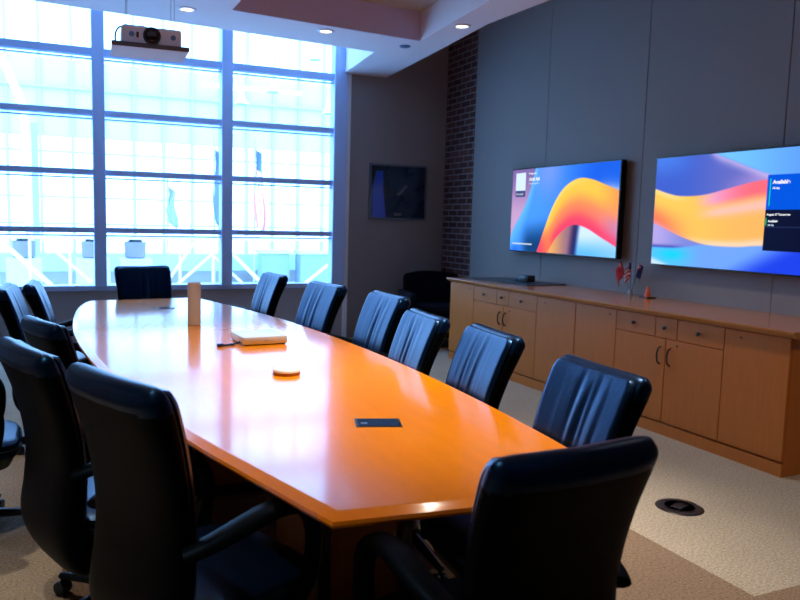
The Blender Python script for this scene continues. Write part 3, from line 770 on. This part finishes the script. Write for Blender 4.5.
for x in (-.17, .16):
    b = MB(); b.lathe([(.012, 0), (.012, .006)], (x, .05, 0), 10); b.lathe([(.012, 0), (.012, .006)], (x, .27, 0), 10); b.build('foot', 'black_metal', t)
t = thing('projector_cable', (.715, PY+.1, 2.78), 0, 'dark cables looped over the top of the projector', 'cable')
b = MB()
b.tube(spline([(-.19, .0, .007), (-.12, .03, .013), (-.06, .0, .010), (.02, .05, .008), (.10, .02, .012), (.18, .06, .009)], 5), .008, 8)
b.tube(spline([(-.245, .05, -.12), (-.25, .02, -.07), (-.235, .05, -.02), (-.20, .08, .012), (-.1, .09, .009)], 5), .007, 8)
b.build('cord', 'vent', t, smooth=True)

# ------------------------------------------------------------------ ceiling lights
def downlight(x, y, label):
    t = thing('downlight', (x, y, ZC), 0, label, 'ceiling light', 'recessed ceiling downlights')
    b = MB(); b.lathe([(.052, .0), (.058, -.010), (.076, -.006), (.080, 0)], n=30); b.build('trim_ring', 'white_plastic', t, smooth=True)
    b = MB(); b.lathe([(.053, -.001), (.045, -.004), (.0, -.004)], n=24); b.build('bulb', 'lamp_warm', t, smooth=True)
downlight(1.09, 6.482, 'round ceiling downlight nearest the projector')
downlight(2.361, 6.597, 'round ceiling downlight over the middle of the window edge')
downlight(3.358, 5.854, 'round ceiling downlight nearest the fabric wall')
b = MB(); b.lathe([(.0, -.012), (.045, -.012), (.055, -.004), (.055, 0)][::-1], (3.247, 6.765, ZC), 24)
tag(b.build('smoke_detector', 'vent', smooth=True), 'small flat grey detector on the ceiling in the corner', 'detector')

# ------------------------------------------------------------------ atrium beyond the window
struct(MB().box(-14, 20, YB+.15, 32, -.15, -.05).build('floor_atrium', 'ext_floor'))
YF = 17.0
w = MB()
w.box(-8, 14, YF, YF+.3, -.05, .24); 
struct(w.build('wall_atrium_base', 'ext_grey'))
struct(MB().box(-8, 14, YF-.35, YF+.3, .24, .60).build('wall_atrium_ledge', 'ext_blue'))
struct(MB().box(-8, 14, YF, YF+.3, 3.05, 4.6).build('wall_atrium_upper', 'ext_pale'))
w = MB()
x = -.13-.62*8
while x < 12:
    w.box(x-.03, x+.03, YF-.05, YF+.1, .6, 6.2); x += .62
for z in (1.22, 1.78, 2.72): w.box(-8, 14, YF, YF+.06, z-.02, z+.02)
w.box(-8, 14, YF-.08, YF+.1, 4.0, 4.06); w.box(-8, 14, YF-.05, YF+.2, 6.1, 6.3)
struct(w.build('window_2', 'ext_mullion'))
def ext(name, label, cat, loc, group=None): return thing(name, loc, 0, label, cat, group)
t = ext('atrium_railing', 'white tubular railing with slanting braces outside the window', 'railing', (0, 11.5, -.05))
b = MB(); b.tube([(-6, 0, 1.14), (9, 0, 1.17)], .035, 10); b.build('top_rail', 'ext_white', t, smooth=True)
for xx in (-2.4, -.258, .266, 1.821, 2.323, 4.6):
    b = MB(); b.tube([(xx, 0, 0), (xx, 0, 1.14)], .018, 8); b.build('post', 'ext_white', t, smooth=True)
for (xa, za, xb, zb, r_) in [(-.70, 1.10, .02, .39, .032), (-.12, 1.08, .56, .43, .022), (2.09, 1.10, 1.62, .40, .022), (2.509, 1.02, 1.80, .40, .022), (2.40, 1.10, 3.10, .41, .028), (2.35, .82, 2.80, .40, .018), (4.52, .90, 3.80, .35, .026)]:
    b = MB(); b.tube([(xa, .06, za+.05), (xb, .06, zb+.05)], r_, 8); b.build('brace', 'ext_white', t, smooth=True)
def planter(px, n, label):
    t = ext('planter', label, 'planter', (px, 13.2, .0), 'planters in the atrium')
    b = MB(); b.box(-.26, .26, -.2, .2, -.05, .70, .01, 1); b.build('stand', 'ext_pale', t)
    b = MB(); b.lathe([(.13, .70), (.17, .72), (.18, .98), (.165, .98), (.15, .95), (0, .95)], n=20); b.build('pot', 'ext_pot', t, smooth=True)
    b = MB(); rr = random.Random(n)
    for k in range(46):
        a = rr.uniform(0, 2*PI); l = rr.uniform(.10, .24); e = rr.uniform(.25, 1.25); c, s = math.cos(a), math.sin(a)
        p1 = Vector((c*.05, s*.05, .95)); p3 = p1+Vector((c*l*math.cos(e), s*l*math.cos(e), l*math.sin(e)*.8)); p2 = (p1+p3)/2+Vector((0, 0, .03)); wv = Vector((-s, c, 0))*.022
        vv = [b.bm.verts.new(p) for p in (p1, p2-wv, p3, p2+wv)]; b.bm.faces.new(vv)
    b.build('foliage', 'ext_leaf', t)
planter(-.38, 1, 'potted plant outside the window in the leftmost bay')
planter(.66, 2, 'potted plant outside the window just left of the first mullion')
planter(1.34, 3, 'potted plant outside the window just right of the first mullion')
def banner(px, z0, z1, kind, label):
    t = ext('flagpole', label, 'flag', (px, 14, -.05), 'flags in the atrium')
    b = MB(); b.tube([(0, 0, 0), (0, 0, z1+.25)], .016, 8); b.build('pole', 'ext_mullion', t, smooth=True)
    def part(name, m, a0, a1, u0, u1, off):
        def fn(a, c):
            uu = u0+(u1-u0)*a; vv = a0+(a1-a0)*c; wd = .14+.10*math.sin(vv*2.2)
            return (uu*wd*1.0+.03*math.sin(vv*7+uu*3), -.02+.05*math.sin(uu*7+vv*4)-off, z1+.05-vv*(z1-z0)-.15*uu)
        b = MB(); b.grid(fn, 8, 12); o = b.build(name, m, t, smooth=True); md = o.modifiers.new('thickness', 'SOLIDIFY'); md.thickness = .004
    if kind == 'stripes':
        for k in range(6): part('stripe', 'ext_flag_red' if k % 2 == 0 else 'ext_white', 0.25, 1, k/6, (k+1)/6, 0)
        part('canton', 'ext_flag_blue', 0, .26, 0, 1, 0)
    else: part('cloth', 'ext_flag_blue' if kind == 'blue' else 'ext_flag_grey', 0, 1, 0, .7, 0)
banner(2.00, 1.30, 1.98, 'grey', 'pale grey flag on a pole outside in the middle bay')
banner(2.85, 1.30, 2.70, 'blue', 'dark blue flag on a pole half hidden by the second mullion')
banner(3.62, 1.28, 2.75, 'stripes', 'red and white striped flag on a pole outside in the right bay')
def pendant(px, py, z, label):
    t = ext('pendant_lamp', label, 'lamp', (px, py, z), 'white pendant lamps in the atrium')
    b = MB(); b.lathe([(.15, 0), (.145, .02), (.08, .10), (.05, .22), (.03, .34)], n=20); b.build('shade', 'ext_white', t, smooth=True)
    b = MB(); b.lathe([(.115, -.01), (.115, .02)], n=20); b.build('diffuser', 'ext_box', t)
    b = MB(); b.tube([(0, 0, .33), (0, 0, 6.2-z)], .012, 6); b.build('stem', 'ext_white', t)
pendant(4.02, 14.2, 3.86, 'white pendant lamp outside, the central one of the right bay')
pendant(3.72, 15.5, 3.78, 'white pendant lamp outside, just right of the second mullion')
pendant(5.75, 15.8, 3.78, 'white pendant lamp outside, close to the right window jamb')
pendant(4.87, 14.2, 4.55, 'white pendant lamp outside, highest in the right bay')
for i, (xa, xb, yy, z, lb) in enumerate([(3.45, 9, 15.0, 4.35, 'white roof beam outside crossing the right bay, the upper one'), (3.0, 5.2, 16.0, 4.15, 'white roof beam outside crossing the right bay, the lower one')]):
    b = MB(); b.box(xa, xb, yy, yy+.1, z, z+.09, .01, 1); tag(b.build('roof_beam', 'ext_white'), lb, 'beam', 'white beams in the atrium')
b = MB(); P = spline([(-.72, 15, 4.2), (-.55, 15, 3.75), (-.42, 15, 3.4), (-.36, 15, 2.9), (-.34, 15, 1.5), (-.34, 15, -.05)], 6)
b.tube(P, .07, 12); tag(b.build('column', 'ext_white', smooth=True), 'white column with a curved top outside in the leftmost bay', 'column')
b = MB(); b.box(-.28, -.16, 15.4, 15.5, -.05, 3.1); tag(b.build('column', 'ext_blue'), 'slim pale blue square column outside in the leftmost bay', 'column')
t = ext('lattice_mast', 'pale lattice mast outside at the left edge of the window', 'mast', (-.82, 13, -.05))
for dx in (-.08, .08): b = MB(); b.box(dx-.012, dx+.012, -.012, .012, 0, 3.2); b.build('rail', 'ext_blue', t)
b = MB()
for k in range(20): b.box(-.08, .08, -.008, .008, .1+k*.155, .12+k*.155)
b.build('rungs', 'ext_blue', t)
for (xx, yy, ww, hh, lb) in [(4.55, 15.9, .62, .72, 'pale blue kiosk outside low in the right bay, the left one'), (5.55, 15.7, 1.0, .72, 'wider pale blue kiosk outside low in the right bay, the right one')]:
    t = ext('kiosk', lb, 'kiosk', (xx, yy, -.05), 'kiosks in the atrium')
    b = MB(); b.box(-ww/2, ww/2, -.2, .2, 0, hh, .01, 1); b.build('cabinet', 'ext_box', t)
    b = MB(); b.box(-ww/2-.04, ww/2+.04, -.24, .24, hh, hh+.08); b.build('top', 'ext_pale', t)

# ------------------------------------------------------------------ light
W = bpy.data.worlds.new('sky'); SC.world = W; W.use_nodes = True
bg = W.node_tree.nodes['Background']; bg.inputs['Color'].default_value = (.29, .57, 1.0, 1); bg.inputs['Strength'].default_value = 8.0
def spot(name, loc, power, col, ang=80, blend=.8):
    d = bpy.data.lights.new(name, 'SPOT'); d.energy = power; d.color = col; d.spot_size = math.radians(ang); d.spot_blend = blend; d.shadow_soft_size = .05
    o = bpy.data.objects.new(name, d); COL.objects.link(o); o.location = loc
    return o
WARM = (1, .82, .62)
for i, (x, y) in enumerate([(1.09, 6.482), (2.361, 6.597), (3.358, 5.854)]): spot('downlight_lamp', (x, y, ZC-.015), 26, WARM)
for (x, y) in [(3.25, 3.6), (3.25, 1.5), (-.55, 3.9), (-.55, 1.6)]: spot('downlight_lamp', (x, y, ZC-.015), 80 if x > 0 else 110, WARM, 100)
# lamps in the ceiling recess above the table
for (x, y, p_) in [(1.65, 2.6, 380), (1.6, 3.7, 260), (1.4, 5.2, 200)]: spot('recess_lamp', (x, y, ZC+.2), p_, (1, .88, .74), 62)

# ------------------------------------------------------------------ render look
SC.view_settings.view_transform = 'Standard'; SC.view_settings.look = 'None'
SC.view_settings.exposure = 0; SC.view_settings.gamma = 1; SC.view_settings.use_curve_mapping = False
cy = SC.cycles
cy.use_denoising = True; cy.denoising_prefilter = 'ACCURATE'; cy.denoising_input_passes = 'RGB_ALBEDO_NORMAL'
try: cy.denoiser = 'OPENIMAGEDENOISE'
except Exception: pass
cy.max_bounces = 8; cy.diffuse_bounces = 5; cy.glossy_bounces = 4; cy.transparent_max_bounces = 12; cy.transmission_bounces = 4
cy.sample_clamp_indirect = 6; cy.caustics_reflective = False; cy.caustics_refractive = False
